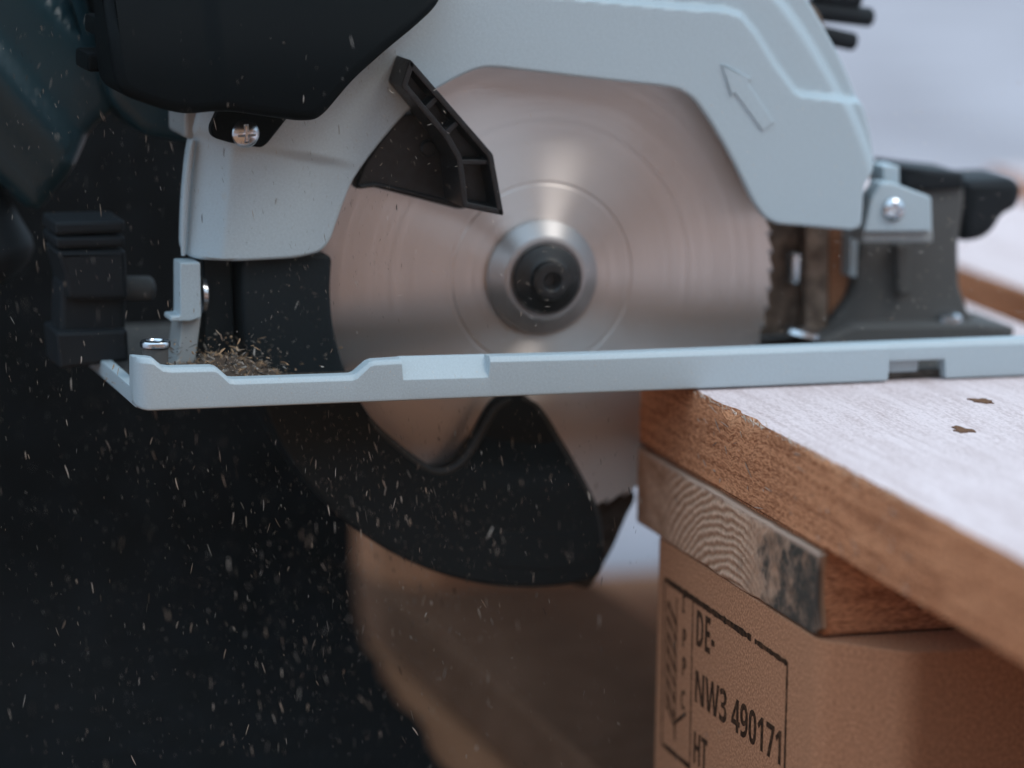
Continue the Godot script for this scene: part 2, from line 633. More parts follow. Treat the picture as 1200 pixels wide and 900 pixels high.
# ------------------------------------------------------------------ the surroundings
func build_setting() -> void:
	var g := Tris.new()
	var e := 14000.0
	for iz in 14:
		for ix in 14:
			var a := Vector3(-e + ix * 2000.0, GROUND - 8.0, -e + iz * 2000.0)
			g.quad(a, a + Vector3(0, 0, 2000), a + Vector3(2000, 0, 2000), a + Vector3(2000, 0, 0))
	lone("ground", mesh_of(g, M.concrete), "pale concrete ground far behind the pallet", "ground", "structure")
	# an earth bank rises behind the photographer; the blade mirrors it
	var eb := Tris.new()
	var bn := noise(15, 0.0012, 4)
	var bh := func(x: float, z: float) -> float: return GROUND - 40.0 + 2100.0 * smoothstep(1900.0, 4300.0, z + 500.0 * bn.get_noise_2d(x, z)) + 120.0 * bn.get_noise_2d(x * 3.0, z * 3.0)
	for iz in 24:
		for ix in 40:
			var x := -7000.0 + ix * 350.0
			var z := 1700.0 + iz * 200.0
			eb.quad(Vector3(x, bh.call(x, z), z), Vector3(x, bh.call(x, z + 200), z + 200), Vector3(x + 350, bh.call(x + 350, z + 200), z + 200), Vector3(x + 350, bh.call(x + 350, z), z))
	lone("earth_bank", mesh_of(eb, M.sawdust), "brown earth bank rising behind the photographer, mirrored in the blade", "", "structure")
	# sawdust that covers the floor round and below the pallet
	var nz := noise(5, 0.02, 4)
	var s := Tris.new()
	var st := 30.0
	var hh := func(x: float, z: float) -> float:
		var edge := minf(minf(x + 900.0, 900.0 - x), minf(z + 455.0 + 25.0 * nz.get_noise_2d(x * 0.5, 0.0) + 32.0, 1500.0 - z))
		return GROUND - 9.0 + clampf(edge * 0.12, 0.0, 6.0) + 0.8 * nz.get_noise_2d(x, z)
	for iz in 67:
		for ix in 60:
			var x0 := -900.0 + ix * st
			var z0 := -510.0 + iz * st
			s.quad(Vector3(x0, hh.call(x0, z0), z0), Vector3(x0, hh.call(x0, z0 + st), z0 + st), Vector3(x0 + st, hh.call(x0 + st, z0 + st), z0 + st), Vector3(x0 + st, hh.call(x0 + st, z0), z0))
	lone("sawdust_floor", mesh_of(s, M.sawdust), "brown layer of sawdust spread over the floor below the pallet", "sawdust", "stuff")
	# black cloth: hangs behind the saw and runs out over the floor on the left
	var c := Tris.new()
	var fold := noise(9, 0.006, 2)
	var rows := []
	for i in 46:
		var t := float(i) / 45.0
		var row := PackedVector3Array()
		for k in 41:
			var u := float(k) / 40.0
			var z := -350.0
			var y := 420.0 - t * 1000.0
			if y < GROUND + 40.0:
				var over := GROUND + 40.0 - y
				var a := minf(over / 40.0, PI * 0.5)
				y = GROUND + 40.0 - 40.0 * sin(a)
				z = -350.0 + 40.0 * (1.0 - cos(a)) + maxf(0.0, over - 62.8)
			var right := 30.0 + 4.0 * fold.get_noise_2d(y * 2.0 + z * 2.0, 4.0)
			if z > -349.0:
				right = lerpf(30.0, 8.0, clampf((z + 349.0) / 200.0, 0.0, 1.0)) + 5.0 * fold.get_noise_2d(z * 3.0, 4.0)
			var x := lerpf(-900.0, right, u)
			var wob := 14.0 * fold.get_noise_2d(x, y * 0.15 + z * 0.15) * smoothstep(1.0, 0.9, u)
			row.append(Vector3(x, y + (maxf(0.0, wob * 0.4) + 3.0 if z > -330.0 else 0.0), z + (wob if z < -330.0 else 0.0)))
		rows.append(row)
	for side in 2:
		var off := Vector3(0, -0.8, -1.2) * side
		for i in 45:
			for k in 40:
				var a: Vector3 = rows[i][k] + off
				var b: Vector3 = rows[i + 1][k] + off
				var d: Vector3 = rows[i + 1][k + 1] + off
				var f: Vector3 = rows[i][k + 1] + off
				if side == 0:
					c.quad(a, b, d, f)
				else:
					c.quad(a, f, d, b)
	lone("black_cloth", mesh_of(c, M.cloth, 60.0), "black cloth hanging behind the saw and spread over the floor at left", "cloth")


# ------------------------------------------------------------------ the pallet
func board(x0: float, x1: float, y0: float, y1: float, z0: float, z1: float, sd: int, rough := 0.5, chip := 0.0, dark := false) -> ArrayMesh:
	# a sawn board whose grain runs along z: pale top, browner sides, everything a little uneven
	var nz := noise(sd, 0.02, 4)
	var fz := noise(sd + 1, 0.14, 4)
	var am := ArrayMesh.new()
	var top := Tris.new()
	var side := Tris.new()
	var n := int(clampf((z1 - z0) / 3.0, 8, 340))
	var rows := 9
	var prev := PackedVector3Array()
	var prev_z := 0.0
	for k in n + 1:
		var z := lerpf(z0, z1, float(k) / n)
		var ring := PackedVector3Array()
		var ch := 1.0 + 0.9 * absf(fz.get_noise_2d(z * 0.5, 3.0)) + 1.1 * absf(nz.get_noise_2d(z * 1.5, 9.0))
		if chip > 0.0:
			ch += 2.2 * smoothstep(9.0, 0.0, absf(z - chip)) + 1.6 * smoothstep(12.0, 0.0, absf(z - chip - 17.0))
		# bottom right -> bottom left -> up the left side -> top -> down the right side
		ring.append(Vector3(x1 - 0.8, y0, z))
		ring.append(Vector3(x0 + 1.2 + 0.8 * absf(fz.get_noise_2d(z * 0.6, 30.0)), y0 + 0.2 * fz.get_noise_2d(z, 2.0), z))
		for r in rows:
			var t := float(r) / (rows - 1)
			var y := lerpf(y0 + 0.9, y1 - ch, t)
			var bump := rough * (fz.get_noise_2d(z * 0.8 + y * 0.9, y * 1.6) + 0.8 * nz.get_noise_2d(z * 1.2, y * 2.0))
			if chip > 0.0:
				bump += 0.5 * pow(absf(fz.get_noise_2d((z + y * 1.7) * 0.55, 77.0)), 0.7)
			ring.append(Vector3(x0 + bump, y, z))
		ring.append(Vector3(x0 + ch * 0.85, y1 + 0.1 * fz.get_noise_2d(z, 8.0), z))
		for r in 5:
			ring.append(Vector3(lerpf(x0 + 8.0, x1 - 8.0, r / 4.0), y1 + 0.35 * nz.get_noise_2d(z * 0.3, r * 40.0), z))
		ring.append(Vector3(x1 - 1.2, y1, z))
		ring.append(Vector3(x1, y1 - 1.3, z))
		ring.append(Vector3(x1, y0 + 1.0, z))
		if k > 0:
			var m := ring.size()
			var across := 0.0
			for i in m:
				var j := (i + 1) % m
				var w := (ring[j] - ring[i]).length()
				var is_top := i >= 2 + rows and i <= 2 + rows + 5
				var dst := top if is_top else side
				var sc := 1.0 / 260.0
				var va := across * (1.0 / 130.0 if is_top else 1.0 / 65.0)
				var vb := (across + w) * (1.0 / 130.0 if is_top else 1.0 / 65.0)
				# ring runs counter-clockwise seen from -z
				dst.quad(prev[i], ring[i], ring[j], prev[j], Vector2(prev_z * sc, va), Vector2(z * sc, va), Vector2(z * sc, vb), Vector2(prev_z * sc, vb))
				across += w
		if k == 0 or k == n:
			var mid := Vector3((x0 + x1) * 0.5, (y0 + y1) * 0.5, z)
			for i in ring.size():
				var a := ring[i]
				var b := ring[(i + 1) % ring.size()]
				if k == 0:
					side.tri(a, b, mid, Vector2(a.x, a.y) / 60.0, Vector2(b.x, b.y) / 60.0, Vector2(mid.x, mid.y) / 60.0)
				else:
					side.tri(b, a, mid, Vector2(b.x, b.y) / 60.0, Vector2(a.x, a.y) / 60.0, Vector2(mid.x, mid.y) / 60.0)
		prev = ring
		prev_z = z
	surface_into(am, side, M.wood_dark if dark else M.wood_side, 45.0)
	surface_into(am, top, M.wood_dark if dark else M.wood_top, 45.0)
	return am


func cross_board(x0: float, x1: float, y0: float, y1: float, z0: float, z1: float) -> Tris:
	# grain along x: UVs run that way
	var s := slab(rounded(P([z0, y0, z1, y0, z1, y1, z0, y1]), 1.2, 2), 0.0, x1 - x0, 0.3)
	var o := turned(s, Transform3D(Basis(Vector3(0, 0, -1), Vector3(0, 1, 0), Vector3(1, 0, 0)), Vector3(x0, 0, z0 + z1)))
	for i in o.v.size():
		o.t[i] = Vector2(o.v[i].x / 260.0, (o.v[i].y + o.v[i].z) / 65.0)
	return o


func build_pallet() -> void:
	var pal := thing("wooden_pallet", "weathered wooden pallet with pale deck boards and stamped block under the saw", "pallet", Vector3(36, GROUND, 85))
	# deck boards, their long edges towards the photographer
	var decks := [[36.0, 200.0], [234.0, 346.0], [378.0, 541.0], [575.0, 688.0], [722.0, 886.0]]
	for i in decks.size():
		var b := part("deck_board", board(decks[i][0], decks[i][1], -58.5, -31.0, -482.0, 860.0, 50 + i * 5, 0.55, 88.0 if i == 0 else 0.0), pal)
		if i == 0:
			knots(b)
	stringer_end(pal)
	for zz in [-482.0]:
		part("stringer_board", mesh_of(cross_board(37.0, 886.0, -86.0, -59.0, zz, zz + 164.0), M.wood_side), pal)
	part("stringer_board", mesh_of(cross_board(37.0, 886.0, -86.0, -59.0, 700.0, 858.0), M.wood_side), pal)
	# blocks and runners
	var first: MeshInstance3D
	for bx in [[36.0, 128.0], [380.0, 541.0], [772.0, 886.0]]:
		for bz in [[-482.0, -318.0], [20.0, 190.0], [698.0, 858.0]]:
			var bs := slab(rounded(P([bx[0], bz[0] + 21.0, bx[0] + 21.0, bz[0], bx[1], bz[0], bx[1], bz[1], bx[0], bz[1]]), 5.0, 5), 0.0, 97.5, 0.5)
			var tr := turned(bs, Transform3D(Basis(Vector3(1, 0, 0), Vector3(0, 0, -1), Vector3(0, 1, 0)), Vector3(0, -184.0, bz[0] + bz[1])))
			var blk := part("block", mesh_of(tr, M.chipwood), pal)
			if bx[0] < 40.0 and bz[0] > 0.0 and bz[0] < 100.0:
				first = blk
		part("runner_board", board(bx[0], bx[1], GROUND, -184.3, -482.0, 860.0, 90 + int(bx[0]), 0.5, 0.0, true), pal)
	stamp(first)


func knots(deck: MeshInstance3D) -> void:
	# two dark nail pits torn into the deck's top
	for k in [[94.6, 137.6, 2.6, 2.6], [121.2, 93.0, 2.8, 2.2]]:
		var s := Tris.new()
		var nz := noise(int(k[0]), 0.35, 2)
		var ring := PackedVector2Array()
		for i in 18:
			var a := TAU * i / 18.0
			var r := 1.0 + 0.9 * nz.get_noise_2d(cos(a) * 8.0, sin(a) * 8.0)
			ring.append(Vector2(cos(a) * k[2] * r, sin(a) * k[3] * r * 2.0))
		for i in 18:
			var a := ring[i]
			var b := ring[(i + 1) % 18]
			var c := Vector3(k[0], -31.0, k[1])
			s.quad(c + Vector3(a.x, -1.0, a.y), c + Vector3(b.x, -1.0, b.y), c + Vector3(b.x, 0.45, b.y), c + Vector3(a.x, 0.45, a.y))
			s.tri(c + Vector3(0, 0.5, 0), c + Vector3(b.x, 0.5, b.y), c + Vector3(a.x, 0.5, a.y))
		part("nail_hole", mesh_of(s, M.knot, 60.0), deck)


func stringer_end(pal: Node3D) -> void:
	# the cut stringer: its end grain faces left, growth rings stand proud
	var nz := noise(71, 0.05, 3)
	var fz := noise(72, 0.4, 3)
	var z0 := 0.5
	var z1 := 168.0
	var ring_of := func(q: Vector2) -> float:
		# q = (z, y)
		var c := Vector2(96.0, -118.0)
		var d := q - c
		d.x *= 0.92 + 0.002 * d.x
		return d.length() + 2.2 * nz.get_noise_2d(q.x * 0.6, q.y * 0.6) + 0.5 * fz.get_noise_2d(q.x * 0.4, q.y * 0.4)
	var strength := func(q: Vector2) -> float: return smoothstep(28.0, 44.0, q.x) * (1.0 - smoothstep(100.0, 122.0, q.x))
	var h := func(q: Vector2) -> float:
		var t: float = ring_of.call(q)
		var w := 0.5 + 0.5 * sin(t * 2.25)
		return 0.45 * pow(w, 0.7) * strength.call(q) + 0.25 * fz.get_noise_2d(q.x, q.y) + 0.25 * nz.get_noise_2d(q.x * 0.5, q.y)
	var p := PackedVector2Array()
	for i in 29:
		p.append(Vector2(lerpf(z0, z1 - 1.5, i / 28.0), -85.9 + 0.5 * fz.get_noise_2d(i * 3.0, 1.0)))
	p.append(Vector2(z1 + 1.5, -83.0))
	p.append(Vector2(z1 - 0.5, -76.0))
	p.append(Vector2(z1 - 1.0, -66.0))
	p.append(Vector2(z1 + 0.5, -61.0))
	for i in 29:
		p.append(Vector2(lerpf(z1 - 1.5, z0, i / 28.0), -59.9 + 0.45 * fz.get_noise_2d(i * 3.0, 50.0)))
	var s := slab(p, 57.0, 60.0, 0.9, h, 0.7)
	for i in s.v.size():
		var q := Vector2(s.v[i].x, s.v[i].y)
		var col := Color(0.46, 0.25, 0.14)
		if s.v[i].z > 57.5:
			var t: float = ring_of.call(q)
			var w := 0.5 + 0.5 * sin(t * 2.25)
			var k: float = strength.call(q)
			col = Color(0.36, 0.20, 0.125).lerp(Color(0.66, 0.44, 0.315), pow(w, 1.3) * k + (1.0 - k) * (0.35 + 0.4 * nz.get_noise_2d(q.x, q.y * 2.0)))
			col = col * (1.0 + 0.25 * fz.get_noise_2d(q.x * 0.8, q.y * 0.8))
			# grey weather stain at the near end
			var stain := smoothstep(112.0, 150.0, q.x + 34.0 * nz.get_noise_2d(q.x * 1.3, q.y * 1.3) + (q.y + 73.0) * -0.5)
			stain *= 0.92 + 0.3 * nz.get_noise_2d(q.x * 2.0, q.y * 2.0) + 0.25 * fz.get_noise_2d(q.x, q.y)
			col = col.lerp(Color(0.060, 0.056, 0.050), clampf(stain, 0.0, 0.97))
			# worn pale lip along the top edge
			col = col.lerp(Color(0.55, 0.38, 0.29), smoothstep(-62.0, -60.6, q.y) * 0.8)
		col.a = 1.0
		s.c.append(col)
	var o := turned(s, Transform3D(Basis(Vector3(0, 0, 1), Vector3(0, 1, 0), Vector3(-1, 0, 0)), Vector3(95.6, 0, 0)))
	o.c = s.c
	var end := part("stringer_board", mesh_of(o, M.end_grain, 50.0), pal, "cut stringer end with growth rings and a grey stain")
	part("board_rest", mesh_of(cross_board(38.4, 886.0, -85.9, -59.4, 0.5, 167.5), M.wood_side), end)


func stamp(block: MeshInstance3D) -> void:
	# printed mark on the block's left face: frame, wheat ear with letters, three lines of characters
	var face := Transform3D(Basis(Vector3(0, 0, 1), Vector3(0, 1, 0), Vector3(-1, 0, 0)), Vector3(35.97, 0, 0))
	var lines := Tris.new()
	var nz := noise(88, 0.25, 2)
	for q in [[30.0, -99.3, 113.0, -99.6, 1.5], [116.0, -99.7, 145.0, -99.9, 1.3], [30.0, -99.3, 30.8, -156.0, 0.9], [58.4, -99.5, 59.2, -170.0, 0.8], [144.6, -99.9, 144.8, -172.0, 1.1], [30.8, -156.0, 59.2, -156.4, 1.3], [59.2, -171.0, 144.8, -172.0, 1.2]]:
		ink(lines, Vector2(q[0], q[1]), Vector2(q[2], q[3]), q[4], nz)
	part("stamp_frame", mesh_of(turned(lines, face), M.ink), block)
	var ear := Tris.new()
	ink(ear, Vector2(42.6, -103.0), Vector2(43.6, -151.5), 0.9, nz)
	ink(ear, Vector2(33.6, -106.0), Vector2(35.0, -143.0), 0.8, nz)
	for i in 7:
		var y := -108.0 - i * 5.2
		ink(ear, Vector2(34.4, y + 2.0), Vector2(43.0, y - 4.5), 1.2, nz)
	ink(ear, Vector2(54.0, -139.5), Vector2(43.4, -145.5), 1.1, nz)
	ink(ear, Vector2(35.0, -141.0), Vector2(43.4, -147.0), 1.0, nz)
	part("stamp_emblem", mesh_of(turned(ear, face), M.ink), block)
	for w in [["I", 50.0, -106.5, 6.0], ["P", 50.6, -118.0, 6.4], ["P", 51.0, -127.6, 6.4], ["C", 50.6, -139.0, 6.4]]:
		lettering(w[0], Vector3(35.95, w[2], w[1] - 2.0), w[3], 0.8, block)
	lettering("DE-", Vector3(35.95, -114.3, 61.4), 11.9, 0.70, block)
	lettering("NW3 490171", Vector3(35.95, -133.4, 61.2), 10.8, 0.93, block)
	lettering("HT", Vector3(35.95, -154.1, 61.4), 10.8, 0.74, block)


func ink(s: Tris, a: Vector2, b: Vector2, w: float, nz: FastNoiseLite) -> void:
	var n := maxi(3, int((b - a).length() / 2.0))
	var side := (b - a).normalized().orthogonal()
	for i in n:
		var p := a.lerp(b, float(i) / n)
		var q := a.lerp(b, float(i + 1) / n)
		var wp := w * (0.66 + 0.4 * nz.get_noise_2d(p.x * 2.0, p.y * 2.0))
		var wq := w * (0.66 + 0.4 * nz.get_noise_2d(q.x * 2.0, q.y * 2.0))
		var c := [p - side * wp, q - side * wq, q + side * wq, p + side * wp]
		for k in range(1, 3):
			flat(s, c[0], c[k], c[k + 1], 0.06, 0.06, 0.06)


func lettering(text: String, at_mm: Vector3, cap: float, squeeze: float, parent: Node3D) -> void:
	var t := TextMesh.new()
	var f := SystemFont.new()
	f.font_names = PackedStringArray(["Droid Sans"])
	f.font_weight = 700
	t.font = f
	t.text = text
	t.font_size = 64
	t.pixel_size = cap * MM / (64.0 * 0.714)
	t.depth = 0.00012
	t.curve_step = 1.0
	t.horizontal_alignment = HORIZONTAL_ALIGNMENT_LEFT
	t.vertical_alignment = VERTICAL_ALIGNMENT_BOTTOM
	t.material = M.ink
	var o := part("stamp_lettering", t, parent)
	var drop := cap * 0.335
	o.basis = Basis(Vector3(0, 0, squeeze), Vector3(0, 1, 0), Vector3(-1, 0, 0))
	o.position += (at_mm - Vector3(0, drop, 0)) * MM


# ------------------------------------------------------------------ the saw
func build_saw() -> void:
	var saw := thing("circular_saw", "circular saw with pale grey guard and bare steel blade cutting the pallet's edge", "circular saw", Vector3(0, -30.5, 0))
	upper_guard(saw)
	blade(saw)
	lower_guard(saw)
	base_plate(saw)
	housings(saw)
	left_end(saw)
	right_end(saw)


func upper_guard(saw: Node3D) -> void:
	var outline := rounded(P([-123.5, 10.0, -101.8, 10.2, -87.6, 10.6, -79.7, 12.3, -76.6, 16.1, -74.3, 23.1, -72.4, 28.6, -70.2, 34.6, -65.6, 41.8, -59.4, 49.4, -50.9, 58.7, -41.8, 65.2, -32.4, 69.8, -26.6, 71.9, -19.4, 71.5, 7.0, 68.1, 37.6, 64.5, 42.7, 63.3, 47.3, 59.9, 52.9, 52.7, 59.2, 42.9, 64.6, 33.3, 68.7, 25.4, 73.1, 19.9, 77.2, 17.7, 88.5, 16.6, 104.9, 14.7, 108.0, 16.1, 108.4, 23.6, 108.4, 30.9, 113.5, 36.0, 112.3, 45.2, 109.2, 55.4, 105.5, 64.1, 100.9, 73.6, 95.7, 82.2, 89.3, 91.9, 77.6, 107.0, 62.2, 121.1, 41.0, 133.7, 14.4, 140.5, -14.6, 139.1, -40.3, 132.2, -65.7, 117.3, -88.1, 98.4, -104.8, 79.5, -117.4, 61.4, -121.0, 46.6, -122.7, 29.2]), 6.0, 6)
	var outer := P([114.8, 35.6, 113.5, 44.9, 110.4, 55.0, 106.7, 63.7, 102.1, 73.3, 96.9, 81.9, 90.5, 91.7, 78.8, 106.8, 63.3, 120.9, 42.1, 133.5, 15.4, 140.4, -13.7, 139.0, -39.5, 132.1, -64.9, 117.1, -87.3, 98.2, -104.1, 79.3, -110.5, 58.1, -114.3, 42.9, -116.0, 25.0, -116.0, 10.8])
	var left_a := Vector2(-108.9, 47.6)
	var left_b := Vector2(-112.2, 11.0)
	var ridge := PackedVector2Array(P([-45.6, 97.8, 2.7, 93.5, 42.1, 89.6, 57.0, 88.6, 62.5, 86.8, 67.5, 81.1, 75.0, 70.2, 82.0, 61.6, 84.5, 60.1, 110.3, 56.8]))
	var band := PackedVector2Array(P([-45.6, 97.8, 2.7, 93.5, 42.1, 89.6, 57.0, 88.6, 62.5, 86.8, 67.5, 81.1, 75.0, 70.2, 82.0, 61.6, 84.5, 60.1, 122.1, 55.7, 117.8, 177.2, -46.5, 175.5]))
	var crease := Vector2(-101.9, 48.0)
	var crease_b := Vector2(-66.5, 40.7)
	var h := func(q: Vector2) -> float:
		var z := 0.0
		# outer band is set back behind a soft step
		if Geometry2D.is_point_in_polygon(q, band):
			z -= 3.4 * smoothstep(0.0, 2.8, to_line(q, ridge))
		# shell rounds over towards its rim
		var d := q.length() - 119.0 - 8.0 * smoothstep(20.0, 110.0, q.y - q.x * 0.4)
		if q.x > 0.0:
			z -= 3.6 * pow(clampf((d + 4.5) / 4.5, 0.0, 1.0), 2.0)
		# the left flank leans back
		var lx := left_b.x + (q.y - left_b.y) * (left_a.x - left_b.x) / (left_a.y - left_b.y)
		var t := lx - q.x
		if t > -1.0:
			z -= 1.15 * (t if t > 1.0 else (t + 1.0) * (t + 1.0) / 4.0)
		# a step under the motor mount, fading to the right
		var dir := (crease_b - crease).normalized()
		var below := -(q - crease).dot(dir.orthogonal() * signf(dir.orthogonal().y))
		var f := 1.0 - smoothstep(crease.x + 18.0, crease_b.x + 4.0, q.x)
		z -= 2.2 * smoothstep(-1.0, 2.4, below) * f
		return z
	var shell := slab(outline, -12.0, 18.0, 1.1, h, 0.75)
	# the shell is hollow: drop the thick edge by pulling back vertices forward
	for i in shell.v.size():
		var v := shell.v[i]
		if v.z < -11.5:
			v.z = 15.4 + h.call(Vector2(v.x, v.y))
			shell.v[i] = v
	var g := part("upper_guard", mesh_of(shell, M.alu, 40.0), saw, "pale grey upper blade guard")
	# side wall that closes the shell round its outer edge
	var ring := PackedVector2Array()
	var inner := PackedVector2Array()
	for q in outer:
		ring.append(q - q.normalized() * 0.7)
		inner.append(q - q.normalized() * 3.4)
	inner.reverse()
	ring.append_array(inner)
	if area(ring) < 0.0:
		ring.reverse()
	var wall := slab(ring, -24.0, 15.6, 0.2)
	for i in wall.v.size():
		var v := wall.v[i]
		if v.z > 10.0:
			v.z += -1.0 + h.call(Vector2(v.x, v.y))
			wall.v[i] = v
	part("guard_side_wall", mesh_of(wall, M.alu), g)
	part("guard_bead", mesh_of(sweep(P3([-119.6, 48.5, -120.7, 43.0, -122.1, 30.6, -122.7, 19.5, -123.0, 11.1], 5.6), 1.3), M.alu), g)
	part("guard_back_wall", mesh_of(slab(rounded(P([-107.0, 74.5, -109.8, 12.3, -69.0, 5.4, -33.0, -23.3, 77.8, -27.2, 124.1, -27.3, 124.3, 33.0, 106.1, 86.5, 24.8, 130.3, -58.0, 107.8]), 5.0), -25.0, -22.0, 0.5), M.inner), g)
	part("direction_arrow", mesh_of(slab(rounded(P([55.7, 72.2, 67.0, 67.2, 65.5, 65.5, 75.3, 52.3, 71.1, 49.2, 60.7, 62.5, 59.6, 60.8]), 0.7, 3), 17.0, 18.75, 0.55), M.alu, 30.0), g)
	part("mounting_lug", mesh_of(slab(rounded(P([-122.3, 62.8, -105.7, 62.6, -105.7, 47.6, -122.3, 48.8]), 2.0), -20.0, 4.0, 1.4), M.lug), g, "darker grey mounting lug")


func blade(saw: Node3D) -> void:
	# saw blade at rest: turned body with fine circular grinding marks, gullets and carbide teeth on its rim
	var teeth := 80
	var b := Tris.new()
	var seg := teeth * 6
	for face in [1.0, -1.0]:
		var radii := [6.0, 18.0, 30.6, 31.0, 31.8, 32.2, 45.0, 60.0, 74.0, 78.0]
		var lift := [0.9, 0.9, 0.9, 0.55, 0.55, 0.9, 0.9, 0.9, 0.9, 0.9]
		for k in radii.size():
			for i in seg:
				var t0 := TAU * i / seg
				var t1 := TAU * (i + 1) / seg
				var ra: float = radii[k]
				var za: float = lift[k] * face
				var rb0 := rim_radius(i, 6) if k == radii.size() - 1 else float(radii[k + 1])
				var rb1 := rim_radius(i + 1, 6) if k == radii.size() - 1 else float(radii[k + 1])
				var zb: float = (lift[k + 1] if k < radii.size() - 1 else 0.9) * face
				var a := Vector3(cos(t0) * ra, sin(t0) * ra, za)
				var c := Vector3(cos(t1) * ra, sin(t1) * ra, za)
				var d := Vector3(cos(t1) * rb1, sin(t1) * rb1, zb)
				var e := Vector3(cos(t0) * rb0, sin(t0) * rb0, zb)
				var ua := Vector2(float(i) / seg, ra * 0.01)
				var uc := Vector2(float(i + 1) / seg, ra * 0.01)
				var ud := Vector2(float(i + 1) / seg, rb1 * 0.01)
				var ue := Vector2(float(i) / seg, rb0 * 0.01)
				if face > 0.0:
					b.quad(c, a, e, d, uc, ua, ue, ud)
				else:
					b.quad(a, c, d, e, ua, uc, ud, ue)
	for i in seg:
		var r0 := rim_radius(i, 6)
		var r1 := rim_radius(i + 1, 6)
		var p := Vector3(cos(TAU * i / seg) * r0, sin(TAU * i / seg) * r0, 0)
		var q := Vector3(cos(TAU * (i + 1) / seg) * r1, sin(TAU * (i + 1) / seg) * r1, 0)
		var z := Vector3(0, 0, 0.9)
		b.quad(q + z, p + z, p - z, q - z, Vector2(0, 0.8), Vector2(0.01, 0.8), Vector2(0.01, 0.81), Vector2(0, 0.81))
	var body := part("saw_blade", mesh_of(b, M.blade, 30.0), saw, "bare steel saw blade")
	var tip := mesh_of(slab(P([81.0, -0.4, 83.0, -0.2, 82.9, 0.6, 81.0, 0.8]), -1.25, 1.25, 0.2), M.carbide)
	for i in teeth:
		var o := part("tooth", tip, body)
		o.rotation.z = TAU * (i * 6 + 5.4) / seg
	# flange and bolt in the middle
	part("flange", mesh_of(lathe([Vector2(18.6, 0.9), Vector2(19.2, 1.4), Vector2(19.2, 2.6), Vector2(18.4, 3.4), Vector2(14.6, 6.2), Vector2(13.8, 6.5), Vector2(12.6, 6.5), Vector2(12.2, 6.1), Vector2(11.0, 6.0)], 96), M.flange, 25.0), saw)
	var bolt := part("arbor_bolt", mesh_of(lathe([Vector2(11.6, 5.4), Vector2(11.7, 7.6), Vector2(11.2, 8.4), Vector2(10.2, 8.9), Vector2(7.4, 9.8), Vector2(6.7, 10.3), Vector2(6.5, 13.0), Vector2(6.1, 13.7), Vector2(5.3, 14.0), Vector2(3.3, 14.0), Vector2(2.9, 13.7), Vector2(2.7, 10.5), Vector2(0.0, 10.0)], 64), M.bolt, 30.0), saw)
	part("hex_socket", mesh_of(lathe([Vector2(2.6, 13.2), Vector2(2.2, 13.2), Vector2(2.1, 11.0), Vector2(0, 10.8)], 6), M.bolt, 10.0), bolt)


func rim_radius(i: int, per: int) -> float:
	return [82.7, 82.4, 82.1, 81.8, 81.5, 82.0][i % per]


